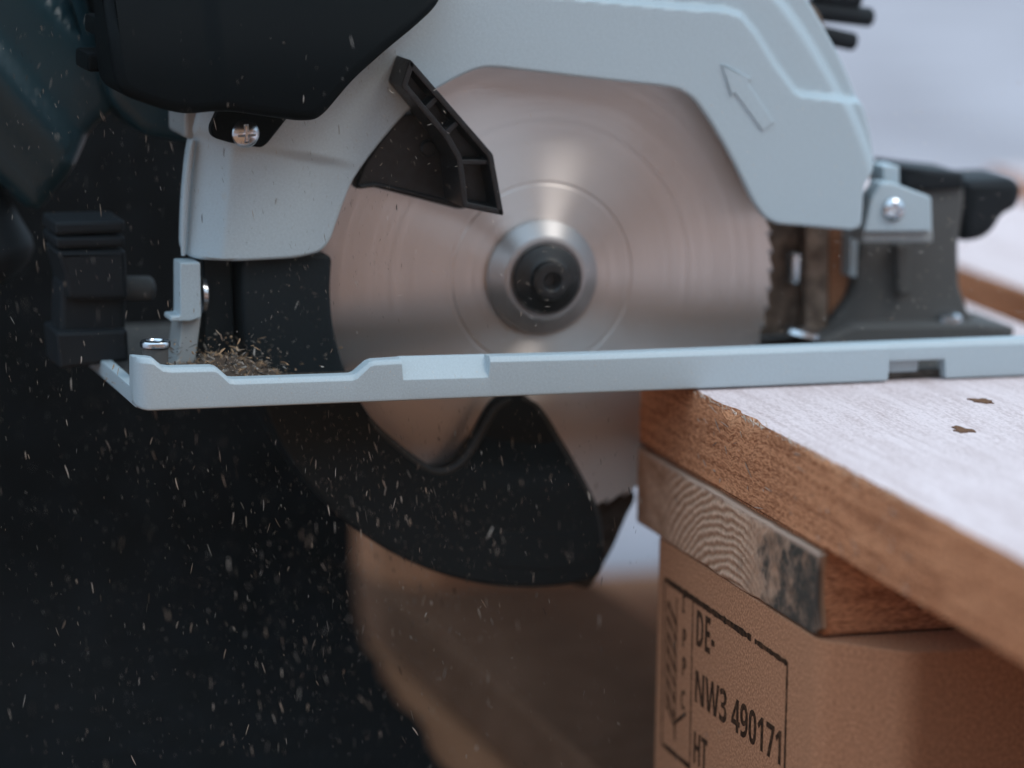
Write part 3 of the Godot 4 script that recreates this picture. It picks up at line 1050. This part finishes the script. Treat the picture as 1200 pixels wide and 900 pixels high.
func lower_guard(saw: Node3D) -> void:
	# black retracting guard: a flat ring segment round the blade with a rolled edge, and the arm with its thumb lever
	var p := rounded(P([-103.8, 14.6, -104.5, 7.3, -104.8, 0.0, -104.5, -7.3, -103.8, -14.6, -102.5, -21.8, -100.7, -28.9, -98.5, -35.8, -95.7, -42.6, -92.5, -49.2, -88.9, -55.5, -84.8, -61.6, -80.3, -67.4, -75.4, -72.8, -70.1, -77.9, -64.5, -82.6, -58.6, -86.9, -52.4, -90.8, -45.9, -94.2, -39.3, -97.2, -32.4, -99.7, -25.4, -101.7, -18.2, -103.2, -11.0, -104.2, -3.7, -104.7, 3.7, -104.7, 11.0, -104.2, 19.2, -102.5, 20.9, -97.6, 20.3, -82.8, 15.2, -70.8, 8.1, -58.7, 2.8, -50.0, -0.9, -44.1, -3.9, -40.8, -7.8, -38.9, -12.0, -38.7, -15.9, -40.3, -18.8, -43.3, -21.1, -47.6, -24.0, -53.0, -28.3, -59.4, -33.6, -62.7, -39.2, -62.4, -43.1, -59.9, -42.1, -62.3, -46.3, -59.3, -50.3, -55.9, -54.1, -52.2, -57.6, -48.3, -60.8, -44.2, -63.8, -39.8, -66.4, -35.3, -68.7, -30.6, -70.7, -25.7, -72.3, -20.7, -73.6, -15.6, -74.5, -10.5, -75.0, -5.2, -75.2, 0.0, -75.0, 5.2, -74.5, 10.5]), 3.0, 4)
	var h := func(q: Vector2) -> float: return -0.00045 * pow(maxf(0.0, q.length() - 92.0), 3.0) - 0.0008 * pow(maxf(0.0, 80.0 - q.length()), 3.0)
	var g := part("lower_guard", mesh_of(slab(p, 1.7, 11.5, 1.5, h, 3.0, 5), M.guard_black, 45.0), saw, "black retracting lower guard")
	part("guard_lip", mesh_of(sweep(P3([-61.9, -43.7, -56.6, -49.7, -46.9, -57.9, -40.4, -62.2, -34.5, -62.7, -29.2, -59.5, -24.0, -52.2, -20.8, -46.6, -17.6, -42.1, -12.9, -39.6], 11.0), 1.25), M.guard_lip), g)
	part("guard_lip", mesh_of(sweep(P3([-9.0, -39.5, -4.5, -41.7, -0.6, -46.5, 3.4, -53.1, 8.7, -61.8, 14.9, -72.9, 18.4, -80.4, 19.9, -91.4], 11.0), 0.9), M.guard_lip), g)
	# outer skirt over the teeth
	var skirt := PackedVector2Array()
	for i in 49:
		var a := deg_to_rad(150.0 + 130.0 * i / 48.0)
		skirt.append(Vector2(cos(a), sin(a)) * 104.6)
	for i in 49:
		var a := deg_to_rad(280.0 - 130.0 * i / 48.0)
		skirt.append(Vector2(cos(a), sin(a)) * 102.4)
	part("guard_skirt", mesh_of(slab(skirt, -11.0, 6.5, 0.2), M.guard_black), g)
	part("guard_back_plate", mesh_of(slab(rounded(P([-102.5, 14.4, -103.3, 5.6, -103.4, -3.3, -102.8, -12.1, -101.4, -20.8, -99.2, -29.4, -96.4, -37.8, -92.8, -45.9, -88.5, -53.6, -83.6, -61.0, -78.1, -67.9, -72.0, -74.3, -65.4, -80.2, -58.3, -85.5, -50.8, -90.2, -42.9, -94.2, -34.7, -97.5, -26.3, -100.1, -17.6, -102.0, -8.8, -103.1, -0.0, -103.5, 22.5, -111.1, 30.9, -96.5, 35.9, -84.8, 38.6, -80.4, 37.9, -76.5, -2.8, -80.0, -11.1, -79.2, -19.4, -77.6, -27.4, -75.2, -35.1, -71.9, -42.4, -67.8, -49.3, -63.0, -55.6, -57.5, -61.3, -51.4, -66.3, -44.7, -70.6, -37.6, -74.2, -30.0, -76.9, -22.1, -78.8, -13.9, -79.8, -5.6, -80.0, 2.8, -79.2, 11.1]), 2.0), -11.5, -9.0, 0.4), M.sole), g)
	part("guard_plate_seam", mesh_of(slab(rounded(P([-19.4, -85.0, 15.2, -86.1, 18.4, -95.7, 0.3, -98.6, -17.7, -96.2]), 1.0), 11.0, 11.9, 0.35), M.guard_black), g)
	var arm := part("lever_arm", mesh_of(slab(rounded(P([-52.4, 56.5, -58.9, 48.6, -64.3, 41.1, -67.7, 32.3, -60.8, 32.7, -31.8, 24.7, -26.0, 26.2, -30.6, 43.2, -43.8, 57.5]), 1.5, 3), 7.0, 13.0, 1.0), M.black), g)
	part("arm_rib", mesh_of(slab(rounded(P([-66.6, 33.9, -60.8, 34.6, -34.1, 27.6, -34.7, 26.4, -60.8, 33.2, -66.3, 32.5]), 0.6, 3), 12.8, 14.2, 0.5), M.black), arm)
	part("arm_boss", mesh_of(turned(lathe([Vector2(2.9, 0), Vector2(2.8, 1.4), Vector2(2.2, 2.0), Vector2(0, 2.1)], 24), Transform3D(Basis.IDENTITY, Vector3(-43.3, 45.3, 12.8))), M.black), arm)
	var lev := rounded(P([-55.3, 76.6, -27.2, 45.4, -23.2, 25.3, -37.3, 28.4, -39.5, 44.0, -43.6, 50.9, -58.3, 67.9]), 1.0, 3)
	part("thumb_lever", mesh_of(tray(lev, 2.0, 13.5, 25.0, 34.0), M.black, 35.0), g, "black thumb lever with three cross ribs")
	for r in [[-49.7, 60.2, -45.8, 63.7], [-42.8, 52.3, -38.5, 55.9], [-38.1, 42.9, -28.6, 42.7]]:
		var a := Vector2(r[0], r[1])
		var b := Vector2(r[2], r[3])
		var s := (b - a).normalized().orthogonal() * 0.85
		part("lever_rib", mesh_of(slab(P([a.x - s.x, a.y - s.y, b.x - s.x, b.y - s.y, b.x + s.x, b.y + s.y, a.x + s.x, a.y + s.y]), 24.6, 32.4, 0.35), M.black), g)


func base_plate(saw: Node3D) -> void:
	# rim profile along x: [x, top y, chamfer drop, chamfer depth, bottom y]
	var prof := [[-148.0, -14.4, 1.2, 0.8, -28.5, 6.0],
		[-147.4, -13.9, 1.5, 1.0, -29.6, 3.2],
		[-146.1, -13.8, 1.6, 1.2, -30.2, 1.3],
		[-144.5, -13.8, 1.6, 1.2, -30.5, 0.4],
		[-142.6, -14.1, 1.6, 1.2, -30.5, 0.0],
		[-139.6, -16.7, 1.3, 1.2, -30.5, 0.0],
		[-137.4, -17.1, 1.3, 1.2, -30.5, 0.0],
		[-123.8, -17.3, 1.3, 1.2, -30.5, 0.0],
		[-122.2, -17.8, 1.3, 1.2, -30.5, 0.0],
		[-118.4, -21.2, 1.5, 1.2, -30.5, 0.0],
		[-116.7, -21.5, 1.5, 1.2, -30.5, 0.0],
		[-78.8, -21.7, 1.5, 1.2, -30.5, 0.0],
		[-77.4, -21.2, 1.5, 1.2, -30.5, 0.0],
		[-73.3, -17.8, 1.3, 1.0, -30.5, 0.0],
		[-71.6, -17.3, 1.3, 1.0, -30.5, 0.0],
		[-63.5, -17.1, 1.3, 1.0, -30.5, 0.0],
		[-62.6, -17.0, 1.5, 1.2, -30.5, 0.0],
		[-62.1, -17.0, 6.6, 5.4, -30.5, 0.0],
		[-35.5, -17.3, 6.6, 5.4, -30.5, 0.0],
		[-33.8, -17.3, 6.4, 5.2, -30.5, 0.0],
		[-33.2, -17.3, 1.6, 1.2, -30.5, 0.0],
		[2.7, -17.7, 1.7, 1.2, -30.5, 0.0],
		[61.5, -17.7, 1.8, 1.2, -30.5, 0.0],
		[103.6, -17.7, 1.8, 1.2, -30.5, 0.0],
		[104.2, -17.7, 1.8, 1.2, -30.4, 0.0],
		[104.5, -17.7, 1.8, 1.2, -24.0, 0.0],
		[124.4, -17.7, 1.8, 1.2, -24.0, 0.0],
		[125.0, -17.8, 1.8, 1.2, -30.4, 0.0],
		[125.6, -17.7, 1.8, 1.2, -30.5, 0.0],
		[146.5, -17.8, 1.8, 1.2, -30.5, 0.0],
		[180.9, -17.8, 1.8, 1.2, -30.5, 0.0]]
	var rings := []
	var ua := []
	var zf := 54.0
	for k in prof:
		var x: float = k[0]
		var top: float = k[1]
		var dr: float = k[2]
		var dp: float = k[3]
		var bot: float = k[4]
		var curl: float = k[5]
		var r := PackedVector3Array()
		var th := 6.5
		var z := zf - curl
		# counter-clockwise seen from +x: start at the bottom back
		r.append(Vector3(x, bot, z - th))
		r.append(Vector3(x, bot + 0.9 * 0.0, z - 0.9))
		r.append(Vector3(x, bot + 0.35, z - 0.25))
		r.append(Vector3(x, bot + 1.1, z))
		r.append(Vector3(x, top - dr - 0.3, z))
		r.append(Vector3(x, top - dr + 0.1, z - 0.2))
		r.append(Vector3(x, top - 0.35, z - dp + 0.25))
		r.append(Vector3(x, top, z - dp - 0.3))
		r.append(Vector3(x, top, z - maxf(dp + 1.0, th - 0.6)))
		r.append(Vector3(x, top - 0.6, z - maxf(dp + 1.2, th)))
		r.reverse()
		rings.append(r)
		ua.append(x)
	var s := loft(rings, ua)
	var base := part("base_plate", mesh_of(s, M.alu_rim, 30.0), saw, "pale grey base plate with an upturned rim")
	# the flat sole behind the rim, open where the blade passes
	for b in [[-147.0, -28.9, -96.0, 175.0, 9.0, 49.0], [-147.0, -28.9, -96.0, 175.0, -96.0, -14.0], [-147.0, -28.9, -96.0, -112.0, -14.2, 9.2], [96.0, -28.9, -96.0, 175.0, -14.2, 9.2]]:
		part("sole", mesh_of(box(Vector3(b[0], -30.45, b[4]), Vector3(b[3], -28.0, b[5]), 0.4), M.sole), base)
	part("end_rim", mesh_of(box(Vector3(-147.4, -30.4, -96.0), Vector3(-143.4, -25.0, 48.0), 0.6), M.alu_rim), base)
	part("notch_block", mesh_of(box(Vector3(97.9, -29.4, 40.0), Vector3(117.3, -24.0, 49.0), 1.0), M.alu_rim), base)


func housings(saw: Node3D) -> void:
	# black gear housing that bulges over the guard at top left
	var y0 := 62.0
	var h := func(q: Vector2) -> float: return -0.011 * pow(maxf(0.0, q.y - y0), 2.0) - 0.016 * pow(maxf(0.0, y0 - q.y), 2.0) + 1.1 * smoothstep(-122.0, -120.8, q.x) 
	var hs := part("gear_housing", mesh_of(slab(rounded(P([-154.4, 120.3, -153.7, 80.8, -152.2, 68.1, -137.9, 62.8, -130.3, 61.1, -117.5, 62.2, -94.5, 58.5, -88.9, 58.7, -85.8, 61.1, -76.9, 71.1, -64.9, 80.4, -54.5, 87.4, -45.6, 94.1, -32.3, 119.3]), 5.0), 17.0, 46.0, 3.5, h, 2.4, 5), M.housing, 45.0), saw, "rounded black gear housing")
	part("housing_tab", mesh_of(slab(rounded(P([-112.4, 67.6, -114.1, 61.1, -117.4, 54.0, -116.6, 51.0, -110.2, 49.0, -100.7, 47.4, -98.7, 48.8, -91.7, 57.4, -89.8, 67.2]), 2.0), 16.5, 21.0, 0.9), M.housing), hs)
	phillips(Vector3(-106.1, 52.3, 20.8), 4.7, hs, "mounting_screw")
	for i in 3:
		part("housing_step", mesh_of(box(Vector3(-156.0 + i * 3.0, 72.0 + i * 11.0, -4.0), Vector3(-141.0 + i * 2.0, 78.0 + i * 11.0, 16.0 + i * 5.0), 1.2), M.housing), hs)
	# dark green motor body further back
	var ridge_dir := Vector2(20.51, -24.90).normalized()
	var rp := Vector2(-174.5, 68.1)
	var mh := func(q: Vector2) -> float:
		var d := (q - rp).dot(ridge_dir.orthogonal())
		return 5.0 * smoothstep(-5.0, 0.0, d) - 7.0 * smoothstep(4.0, 16.0, d) - 5.0 * smoothstep(26.0, 30.0, absf(d))
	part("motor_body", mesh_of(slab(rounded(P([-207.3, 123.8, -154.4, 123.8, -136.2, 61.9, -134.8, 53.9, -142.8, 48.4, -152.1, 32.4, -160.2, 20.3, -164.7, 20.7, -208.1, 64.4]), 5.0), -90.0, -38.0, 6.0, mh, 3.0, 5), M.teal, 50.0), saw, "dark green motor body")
	part("motor_collar", mesh_of(slab(rounded(P([-144.8, 74.1, -110.5, 68.0, -109.1, 45.2, -114.6, 43.1, -129.2, 46.2, -139.2, 57.1]), 4.0), -70.0, -30.0, 4.0), M.teal), saw)
	part("handle_grip", mesh_of(rod(Vector3(-187.2, 26.6, -70.0), Vector3(-169.5, -5.9, -60.0), 15.0, 24), M.rubber), saw)
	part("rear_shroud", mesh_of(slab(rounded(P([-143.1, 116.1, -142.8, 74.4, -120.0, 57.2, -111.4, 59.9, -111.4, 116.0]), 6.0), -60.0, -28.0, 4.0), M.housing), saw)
	for f in [[108.3, 90.1, 127.5, 88.5, 3.4], [105.3, 85.1, 132.2, 81.9, 3.4], [105.5, 77.7, 126.1, 73.3, 3.2]]:
		part("vent_fin", mesh_of(rod(Vector3(f[0], f[1], -36.0), Vector3(f[2], f[3], -36.0), f[4], 16), M.rubber), saw)


func phillips(at: Vector3, r: float, parent: Node3D, called: String) -> void:
	var p := PackedVector2Array()
	for i in 40:
		p.append(Vector2(cos(TAU * i / 40.0), sin(TAU * i / 40.0)) * r)
	var h := func(q: Vector2) -> float:
		var dome := -0.09 * q.length_squared() * (4.5 / r)
		var w := 0.16 * r
		var l := 0.62 * r
		var a := smoothstep(w, w * 0.6, absf(q.x)) * smoothstep(l, l * 0.85, absf(q.y))
		var b := smoothstep(w, w * 0.6, absf(q.y)) * smoothstep(l, l * 0.85, absf(q.x))
		return dome - 1.5 * maxf(a, b) * (1.0 - 0.45 * q.length() / l)
	var s := slab(p, 0.0, 3.0, 0.5, h, r * 0.07)
	part(called, mesh_of(turned(s, Transform3D(Basis(Vector3(0, 0, 1), 0.05), at)), M.steel, 40.0), parent)


func left_end(saw: Node3D) -> void:
	# clamping knob, bracket and bolts at the left end of the base
	var knob := part("clamp_knob", mesh_of(slab(rounded(P([-159.3, 0.7, -137.8, 0.1, -137.9, -19.8, -160.0, -19.0]), 2.0), -30.0, -14.0, 2.0), M.rubber), saw, "black ribbed clamping knob")
	for q in [[-162.3, 21.1, -139.1, 21.1, -139.1, 16.9, -162.1, 16.6], [-162.1, 16.1, -139.1, 16.0, -139.1, 12.1, -161.8, 12.2], [-162.0, -15.3, -138.3, -15.0, -137.8, -25.8, -161.0, -27.5]]:
		part("knob_rib", mesh_of(slab(rounded(P(q), 1.4), -32.0, -9.0, 1.5), M.rubber), knob)
	part("knob_wing", mesh_of(slab(rounded(P([-161.8, 11.6, -138.8, 11.5, -138.0, -5.4, -158.0, -4.8, -159.1, 2.9]), 2.0), -32.0, -9.0, 2.0), M.rubber), knob)
	part("knob_shaft", mesh_of(rod(Vector3(-138.1, -3.7, -24.0), Vector3(-126.1, -4.1, -24.0), 4.2, 20), M.dusty_black), knob)
	var br := part("depth_bracket", mesh_of(slab(rounded(P([-125.4, 9.7, -118.7, 9.5, -118.4, -8.6, -122.4, -9.6, -128.5, -9.4, -128.5, -7.7, -125.4, -7.6]), 0.6, 2), 2.0, 12.0, 0.6), M.alu), saw, "pale bracket standing at the left end")
	part("bracket_foot", mesh_of(slab(rounded(P([-124.0, -9.2, -117.8, -8.8, -120.0, -25.6, -126.2, -25.4]), 0.6, 2), -6.0, 9.0, 0.6), M.lug), br)
	part("bracket_bolt", mesh_of(turned(lathe([Vector2(6.4, 0), Vector2(6.2, 1.4), Vector2(4.5, 2.4), Vector2(0, 2.7)], 32), along(Vector3(-117.1, -2.1, 4.0), Vector3(1, 0, 0))), M.steel), br)
	var sb := part("sole_bolt", mesh_of(turned(lathe([Vector2(4.9, 0), Vector2(5.0, 1.2), Vector2(4.6, 1.9), Vector2(2.9, 2.1), Vector2(2.5, 1.5), Vector2(0, 1.3)], 32), along(Vector3(-136.5, -14.9, 26.0), Vector3(0, 1, 0))), M.steel), saw)
	part("sole_washer", mesh_of(turned(lathe([Vector2(4.2, -12.0), Vector2(4.2, -0.4), Vector2(3.0, -0.2)], 24), along(Vector3(-136.5, -14.9, 26.0), Vector3(0, 1, 0))), M.dusty_black), sb)
	# black chute wall behind the lower guard
	part("chute_wall", mesh_of(slab(rounded(P([-115.9, 10.4, -106.2, 10.1, -105.3, -29.5, -115.3, -29.1]), 1.5), -20.0, 3.0, 0.8), M.guard_black), saw)


func right_end(saw: Node3D) -> void:
	var br := part("pivot_bracket", mesh_of(slab(rounded(P([113.6, 25.0, 117.4, 30.2, 122.4, 29.8, 135.8, 24.8, 136.6, 12.7, 111.1, 13.4]), 1.2, 3), 3.0, 12.0, 0.9), M.alu), saw, "pale pivot bracket with a bright screw")
	phillips(Vector3(121.6, 21.0, 11.8), 4.2, br, "pivot_screw")
	part("pivot_tab", mesh_of(slab(rounded(P([120.7, 34.9, 127.0, 34.7, 127.3, 26.5, 121.0, 26.6]), 0.8, 3), -8.0, 4.0, 0.6), M.alu), br)
	part("pivot_lip", mesh_of(slab(rounded(P([112.1, 13.4, 138.3, 12.7, 138.4, 8.6, 112.3, 9.3]), 0.5, 2), -2.0, 8.5, 0.8), M.lug), br)
	var up := part("black_upright", mesh_of(slab(rounded(P([134.3, 31.0, 158.4, 29.0, 158.8, 18.5, 157.1, 5.0, 158.0, -10.1, 162.3, -20.3, 166.6, -23.4, 167.0, -31.7, 105.8, -30.4, 109.4, -22.7, 117.9, -11.9, 120.2, 6.9, 135.1, 7.1]), 2.0), -32.0, -12.0, 2.0), M.dusty_black), saw, "dusty black upright bracket")
	part("upright_cap", mesh_of(slab(rounded(P([133.0, 33.2, 143.2, 31.7, 157.1, 30.0, 157.6, 24.3, 144.2, 23.7, 133.9, 24.8]), 1.5), -34.0, -9.0, 2.0), M.rubber), up)
	part("upright_rib", mesh_of(slab(rounded(P([131.6, 6.2, 137.3, 6.1, 137.3, -11.9, 132.9, -11.8]), 1.0), -12.5, -7.5, 1.2), M.dusty_black), up)
	part("upright_foot", mesh_of(slab(rounded(P([102.5, -26.0, 115.0, -21.0, 163.1, -22.3, 175.4, -23.7, 174.4, -29.7, 102.6, -30.2]), 1.5), -36.0, -2.0, 1.5), M.dusty_black), up)
	part("foot_bolt", mesh_of(turned(lathe([Vector2(4.6, 0), Vector2(4.4, 1.8), Vector2(2.6, 3.0), Vector2(0, 3.3)], 24), along(Vector3(153.4, -22.1, -10.0), Vector3(0, 1, 0))), M.steel), up)
	part("adjusting_knob", mesh_of(slab(rounded(P([159.0, 26.9, 178.5, 27.1, 181.5, 24.9, 181.7, 20.1, 179.9, 15.9, 175.1, 14.2, 171.5, 8.2, 167.0, 5.3, 159.3, 4.6]), 3.0), -40.0, -14.0, 4.0), M.rubber), saw, "black adjusting knob")
	# bolts and a strut seen past the blade inside the guard
	part("inner_bolt", mesh_of(rod(Vector3(99.1, 3.8, -21.0), Vector3(99.5, -9.7, -21.0), 4.0, 16), M.steel), saw)
	part("inner_bolt", mesh_of(turned(lathe([Vector2(8.0, 0), Vector2(7.6, 1.6), Vector2(5.0, 2.8), Vector2(0, 3.2)], 28), along(Vector3(96.8, -24.6, -8.0), Vector3(0.25, 1, 0))), M.steel), saw)
	part("inner_strut", mesh_of(slab(rounded(P([100.2, 13.1, 109.0, 12.9, 109.7, -28.5, 101.4, -28.2]), 0.8), -26.0, -14.0, 0.8), M.inner), saw)
	part("inner_strip", mesh_of(slab(rounded(P([115.4, 10.9, 118.3, 10.8, 118.2, -5.6, 115.6, -5.5]), 0.5), -20.0, -10.0, 0.5), M.alu), saw)
	part("inner_plate", mesh_of(slab(rounded(P([110.6, 12.3, 119.5, 12.1, 118.9, -8.3, 112.8, -24.7, 111.2, -24.7]), 0.8), -24.0, -18.0, 0.8), M.chipwood), saw)


# ------------------------------------------------------------------ sawdust
func sliver_mesh() -> ArrayMesh:
	var s := Tris.new()
	var rings := []
	for k in 4:
		var t := k / 3.0
		var w := [0.35, 1.0, 0.85, 0.2][k] as float
		var r := PackedVector3Array()
		for i in 4:
			var a := TAU * (i + 0.5) / 4.0
			r.append(Vector3(cos(a) * w * 0.5 + 0.25 * sin(t * 3.0), sin(a) * w * 0.3, t - 0.5))
		rings.append(r)
	s = loft(rings)
	for i in s.v.size():
		s.c.append(Color.WHITE)
	return mesh_of(s, M.sliver, 20.0)


func scatter(called: String, label: String, count: int, sd: int, place: Callable) -> void:
	var mm := MultiMesh.new()
	mm.transform_format = MultiMesh.TRANSFORM_3D
	mm.use_colors = true
	mm.mesh = sliver_mesh()
	mm.instance_count = count
	var rng := RandomNumberGenerator.new()
	rng.seed = sd
	for i in count:
		var d: Array = place.call(rng)
		# d = position mm, direction, length mm, width mm, colour
		var z: Vector3 = d[1].normalized()
		var x := z.cross(Vector3(rng.randf() - 0.5, rng.randf() - 0.5, rng.randf() - 0.5)).normalized()
		mm.set_instance_transform(i, Transform3D(Basis(x * d[3], z.cross(x) * d[3], z * d[2]), d[0] * MM))
		mm.set_instance_color(i, d[4])
	var o := MultiMeshInstance3D.new()
	o.name = called
	o.multimesh = mm
	o.set_meta("label", label)
	o.set_meta("category", "splinters" if called == "wood_splinters" else "sawdust")
	o.set_meta("kind", "stuff")
	add_child(o, true)


func build_dust() -> void:
	var tone := func(r: RandomNumberGenerator) -> Color:
		var k := r.randf()
		var c := Color(0.44, 0.32, 0.23).lerp(Color(0.52, 0.48, 0.43), k) * pow(r.randf(), 1.5)
		c.a = 1.0
		return c
	var bright := func(r: RandomNumberGenerator) -> Color:
		var c := Color(0.58, 0.42, 0.29).lerp(Color(0.72, 0.66, 0.60), r.randf())
		c.a = 1.0
		return c
	# flying chips: thrown down and back from the cut, thickest left of the blade
	var fly := func(r: RandomNumberGenerator) -> Array:
		var p := Vector3(r.randf_range(-190.0, 10.0), r.randf_range(-175.0, -20.0), r.randfn(10.0, 85.0))
		if r.randf() < 0.22:
			p = Vector3(r.randf_range(-190.0, -60.0), r.randf_range(-30.0, 90.0), r.randfn(10.0, 45.0))
		elif r.randf() < 0.35:
			p = Vector3(r.randfn(-70.0, 34.0), r.randfn(-95.0, 34.0), r.randfn(20.0, 26.0))
		if p.x > -105.0 and p.y > -110.0 and p.z < 14.0 and p.length() < 110.0:
			p.z = 16.0 + r.randf() * 40.0
		if p.x > -150.0 and p.y > -34.0 and p.y < -12.0:
			p.y -= 28.0
		var v := Vector3(r.randfn(0.12, 0.22), -1.0, r.randfn(0.0, 0.3))
		var big := r.randf() < 0.10
		return [p, v, r.randf_range(1.6, 4.5) if big else r.randf_range(0.4, 1.9), r.randf_range(0.2, 0.5) if big else r.randf_range(0.05, 0.17), tone.call(r)]
	scatter("flying_sawdust", "pale wood chips flying through the air left of the blade", 5200, 5, fly)
	# chips in front of guard and blade, few and fine
	var few := func(r: RandomNumberGenerator) -> Array:
		var p := Vector3(r.randf_range(-70.0, 190.0), r.randf_range(-25.0, 70.0), r.randf_range(14.0, 60.0))
		return [p, Vector3(r.randfn(0.5, 0.5), r.randfn(-0.3, 0.6), 0.2), r.randf_range(0.5, 1.8), r.randf_range(0.06, 0.15), bright.call(r)]
	scatter("stray_sawdust", "few fine specks of sawdust drifting before blade, guard and rear fittings", 700, 6, few)
	# fibres torn along the deck board's upper edge
	var torn := func(r: RandomNumberGenerator) -> Array:
		var z := r.randf_range(52.0, 240.0)
		var up := r.randf() < 0.85
		var q := Vector3(36.4 + (r.randf() * 1.2 if up else -0.7), -31.6 if up else r.randf_range(-57.0, -33.0), z)
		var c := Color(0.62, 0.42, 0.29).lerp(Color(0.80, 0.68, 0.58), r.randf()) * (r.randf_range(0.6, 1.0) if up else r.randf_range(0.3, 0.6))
		c.a = 1.0
		return [q, Vector3(r.randfn(-0.1, 0.15), r.randfn(-0.15, 0.3), 1.0), r.randf_range(1.5, 8.0), r.randf_range(0.12, 0.5), c]
	scatter("wood_splinters", "torn fibres along the sawn edge of the front deck board", 260, 9, torn)
	# heap on the sole at the left end
	var nz := noise(33, 0.06, 3)
	var s := Tris.new()
	var hh := func(x: float, z: float) -> float:
		var d := Vector2((x + 113.0) / 20.0, (z - 20.0) / 24.0).length()
		return -28.2 + 8.0 * pow(maxf(0.0, 1.0 - d), 0.6) + 2.0 * nz.get_noise_2d(x * 3.0, z * 3.0) * smoothstep(1.0, 0.7, d) - 1.0 * smoothstep(0.9, 1.1, d)
	for iz in 26:
		for ix in 22:
			var x := -135.0 + ix * 2.0
			var z := -6.0 + iz * 2.0
			s.quad(Vector3(x, hh.call(x, z), z), Vector3(x, hh.call(x, z + 2), z + 2), Vector3(x + 2, hh.call(x + 2, z + 2), z + 2), Vector3(x + 2, hh.call(x + 2, z), z))
	lone("sawdust_heap", mesh_of(s, textured(mat(Color(0.075, 0.05, 0.035), 0.95), null, 1.0)), "small heap of brown sawdust on the base plate's left end", "sawdust", "stuff")
	var pile := func(r: RandomNumberGenerator) -> Array:
		var a := r.randf() * TAU
		var d := sqrt(r.randf()) * (1.0 if r.randf() < 0.7 else 1.9)
		var x := -111.0 + cos(a) * d * 22.0
		var z := 20.0 + clampf(sin(a) * d * 25.0, -26.0, 26.0)
		var c: Color = tone.call(r) if r.randf() < 0.6 else Color(0.52, 0.33, 0.19) * r.randf_range(0.3, 1.0)
		c.a = 1.0
		var loose := r.randf() < 0.3
		var y: float = hh.call(x, z) + r.randf() * (10.0 if loose else 1.5)
		return [Vector3(x, maxf(y, -27.8), z), Vector3(r.randfn(0, 1), r.randfn(0, 0.7), r.randfn(0, 1)), pow(r.randf(), 2.5) * 3.2 + 0.4, r.randf_range(0.12, 0.8), c]
	scatter("wood_shavings", "curled pale shavings lying on the sawdust heap", 1500, 7, pile)
	# dust that settled on the black lower guard
	var lie := func(r: RandomNumberGenerator) -> Array:
		if r.randf() < 0.3:
			return [Vector3(r.randf_range(-140.0, 150.0), r.randf_range(-29.0, -20.0), 54.05), Vector3(r.randfn(0, 1), r.randfn(0, 1), 0.05), r.randf_range(0.3, 0.9), r.randf_range(0.06, 0.16), bright.call(r)]
		var a := deg_to_rad(r.randf_range(170.0, 272.0))
		var rr := r.randf_range(78.0, 103.0)
		return [Vector3(cos(a) * rr, sin(a) * rr, 11.6), Vector3(r.randfn(0, 1), r.randfn(0, 1), 0.05), r.randf_range(0.4, 1.3), r.randf_range(0.08, 0.2), tone.call(r)]
	scatter("settled_sawdust", "specks of sawdust stuck to the black lower guard and the base rim", 420, 8, lie)
